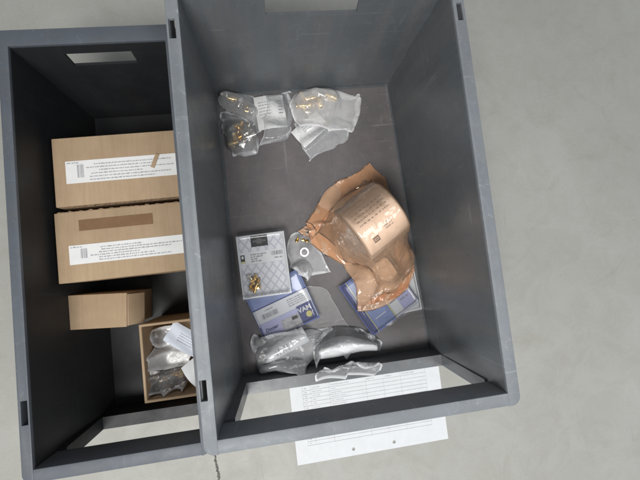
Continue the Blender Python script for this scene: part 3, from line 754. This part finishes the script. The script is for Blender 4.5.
def tube_sdf(X):
    d = X-ca; y = d @ ax; rad = d-np.outer(y, ax); rl = np.linalg.norm(rad, axis=1)+1e-9
    Rr = R_t+.0028; y0, y1 = -.003, L_t+.0035
    ins = (rl < Rr) & (y > y0) & (y < y1)
    if ins.any():
        dr = Rr-rl; de0 = y-y0; de1 = y1-y
        m = ins & (dr <= np.minimum(de0, de1)); X[m] += rad[m]/rl[m, None]*dr[m, None]
        m = ins & ~(dr <= np.minimum(de0, de1)) & (de0 <= de1); X[m] -= ax*de0[m, None]
        m = ins & ~(dr <= np.minimum(de0, de1)) & (de0 > de1); X[m] += ax*de1[m, None]
    return X
def over_tube(Pt):
    d = Pt[:, :2]-ca[:2]; a2 = ax[:2]/np.linalg.norm(ax[:2]); y = d @ a2; s = d[:, 0]*a2[1]-d[:, 1]*a2[0]
    o = np.hypot(np.maximum(0, np.maximum(-y, y-L_t)), np.maximum(0, np.abs(s)-R_t*.75))
    return np.maximum(0, ca[2]+R_t+.006-o*2.6)
bag('plastic_bag', [(357,312,.028), (390,303,.03), (413,278,.03), (415,222,.05), (384,169,.085), (343,194,.05), (294,228,.036), (343,264,.03)], FILM_O,
    'crumpled orange translucent bag around the labelled tube', slack=1.05, seed=31, steps=140, iters=12, sdf=tube_sdf, rise=over_tube, lift=.035, res=.0032, pinw=.4,
    press=.0002, air=[(*at(386,268,.025), .036), (*at(366,280,.02), .03), (*at(400,258,.03), .028)])

# ================================================================== bags at the front
sL = []
rL, wL, hL = slip('paper_roll', (271,362), (309,338), (264,350), .012, .0, PAPER, 'white rolled paper with a barcode in the crumpled bag below the logo pack',
    lambda w, h: [(w*(.22+.07*i), w*(.22+.07*i)+w*.038, h*.42, h*.66) for i in range(5)]+[q for i in range(3) for q in text_rects(w*.25, w*.6, h*(.70+.05*i), h*.03, .8)], cat='paper roll', roll=.0095)
bag('plastic_bag', [(262,366,Z0), (282,369,Z0), (304,358,Z0), (322,345,Z0), (332,326,Z0+.01), (296,326,Z0+.02), (254,333,Z0), (256,352,Z0)], FILM_W, 'crumpled milky bag around a white barcode paper below the logo pack', group='bags at the front of the bin', slack=1.14, seed=33, lift=.035, spheres=sL, contents=[rL], press=.0006)
# white curled foam sheet in a clear bag
def foam():
    a, b = at(314, 356, .030), at(378, 348, .030); u = b-a; Lw = np.linalg.norm(u); u /= Lw; v = np.array([-u[1], u[0], 0])
    bm = bmesh.new(); nu, nv = 40, 16; g = []
    for i in range(nu+1):
        t = i/nu; row = []
        rad = .011*(1+.25*math.sin(t*5)) * (.7+.5*math.sin(math.pi*min(1, max(0, t))))
        bowy = .010*math.sin(math.pi*t)
        for j in range(nv+1):
            th_ = math.radians(-100+270*j/nv); 
            p = a+u*Lw*t+v*(bowy+rad*math.cos(th_)*1.1)+np.array([0, 0, rad*math.sin(th_)*(.85+.1*math.sin(9*t))-.010])
            row.append(bm.verts.new(p))
        g.append(row)
    for i in range(nu):
        for j in range(nv): bm.faces.new((g[i][j], g[i+1][j], g[i+1][j+1], g[i][j+1]))
    c = Vector(((a+b)/2)[:2].tolist()+[.009])
    for vv in bm.verts: vv.co -= c
    o = link('foam_wrap', bm, FOAM, None, True); o.location = c
    m = o.modifiers.new('t', 'SOLIDIFY'); m.thickness = .0012
    return tag(o, 'white curled foam sheet in a clear bag along the front lip', 'foam sheet')
fo = foam()
bag('plastic_bag', [(314,366,Z0), (345,362,Z0), (379,354,Z0), (380,342,Z0), (372,333,Z0), (350,330,Z0), (330,332,Z0), (314,345,Z0)], FILM_C, 'clear bag around the curled white foam behind the front lip', group='bags at the front of the bin', slack=1.10, seed=37, lift=.035, contents=[fo], press=.0005)
# clear film over the lip
bag('plastic_film', [(316,383,.062), (345,381,.062), (376,376,.062), (382,368,.062), (378,359,.05), (350,358,.05), (322,364,.05), (318,374,.062)], FILM_L, 'loose clear film draped over the front lip above the order sheet', 'plastic film', slack=1.12, seed=39, lift=.008, do_splat=False)

# ================================================================== bags in the open carton
zc = .055
HM[(slice(int((ox0_+.004-GX0)/GS), int((ox1_-.004-GX0)/GS)), slice(int((oy0_+.004-GY0)/GS), int((oy1_-.004-GY0)/GS)))] = zc
sM = fittings([(158,376), (166,381), (160,385), (172,377), (180,374), (152,379)], .063, [NICKEL, BRASS, NICKEL], 'dark shiny fitting in the bag in the open carton', 'fittings in the open carton', scale=1.25, seed=15)
bag('plastic_bag', [(154,387,zc), (172,389,zc), (190,385,zc), (193,372,zc), (190,352,zc), (170,350,zc), (154,352,zc), (153,370,zc)], FILM, 'clear bag of dark fittings at the front of the open carton', group='bags in the open carton', spheres=sM, slack=1.1, seed=41, lift=.02)
bag('plastic_bag', [(150,368,.075), (162,371,.075), (184,368,.075), (192,352,.075), (190,340,.075), (168,336,.075), (155,342,.075), (150,356,.075)], FILM_F, 'frosted white bag in the middle of the open carton', group='bags in the open carton', slack=1.12, seed=43, lift=.03)
slip('paper_label', (181,368), (197,388), (192,332), .098, .005, PAPER, 'white paper sheet standing at the right side of the open carton', None, cat='paper sheet')
slip('paper_label', (163,340), (198,359), (181,324), .10, .004, simple('bluish_paper', (.62, .66, .74), .7, .05), 'bluish white folded paper at the back of the open carton', lambda w, h: [q for i in range(4) for q in text_rects(w*.3, w*.9, h*(.3+.12*i), h*.04, .8)], cat='paper sheet')
bag('plastic_bag', [(150,346,.08), (158,350,.08), (172,342,.08), (174,334,.08), (168,327,.08), (158,328,.08), (150,330,.08), (148,338,.08)], FILM_W, 'small milky bag at the back left of the open carton', group='bags in the open carton', slack=1.15, seed=45, lift=.03)

# ------------------------------------------------------------------ light: soft lamps of the hall
def area(name, loc, target, sx, sy, power, col=(1, 1, 1)):
    l = bpy.data.lights.new(name, 'AREA'); l.shape = 'RECTANGLE'; l.size = sx; l.size_y = sy; l.energy = power; l.color = col
    o = bpy.data.objects.new(name, l); COL.objects.link(o); o.location = loc
    o.rotation_euler = (Vector(target)-Vector(loc)).to_track_quat('-Z', 'Y').to_euler(); return o
area('hall_lamp', (-.62, -.74, 2.0), (0, .1, 0), 1.1, .7, 45, (1, .985, .96))
area('hall_lamp', (1.0, -.35, 2.0), (0, .1, 0), .9, .7, 15, (.97, .98, 1))
wd = bpy.data.worlds.new('World'); SC.world = wd; wd.use_nodes = True
wt = wd.node_tree; bg = wt.nodes['Background']
tc = wt.nodes.new('ShaderNodeTexCoord'); sx = wt.nodes.new('ShaderNodeSeparateXYZ'); wr = wt.nodes.new('ShaderNodeValToRGB')
wt.links.new(tc.outputs['Generated'], sx.inputs[0]); wt.links.new(sx.outputs['Z'], wr.inputs[0]); wt.links.new(wr.outputs[0], bg.inputs[0])
e = wr.color_ramp.elements; e[0].position = 0; e[0].color = (.80, .90, 1, 1); e[1].position = .95; e[1].color = (.16, .165, .17, 1)
m = e.new(.55); m.color = (.62, .66, .70, 1)
bg.inputs[1].default_value = .52

# ------------------------------------------------------------------ camera
cam = bpy.data.cameras.new('camera'); co = bpy.data.objects.new('camera', cam); COL.objects.link(co); SC.camera = co
cam.sensor_width = 36; cam.sensor_fit = 'HORIZONTAL'; cam.lens = CF/640*36; cam.clip_start = .01; cam.clip_end = 50
co.matrix_world = Matrix.Translation(CP.tolist()) @ Matrix([list(r) for r in CM]).to_4x4()
SC.view_settings.view_transform = 'Standard'; SC.view_settings.look = 'None'; SC.view_settings.exposure = 0; SC.view_settings.gamma = 1
SC.cycles.transparent_max_bounces = 32; SC.cycles.max_bounces = 10
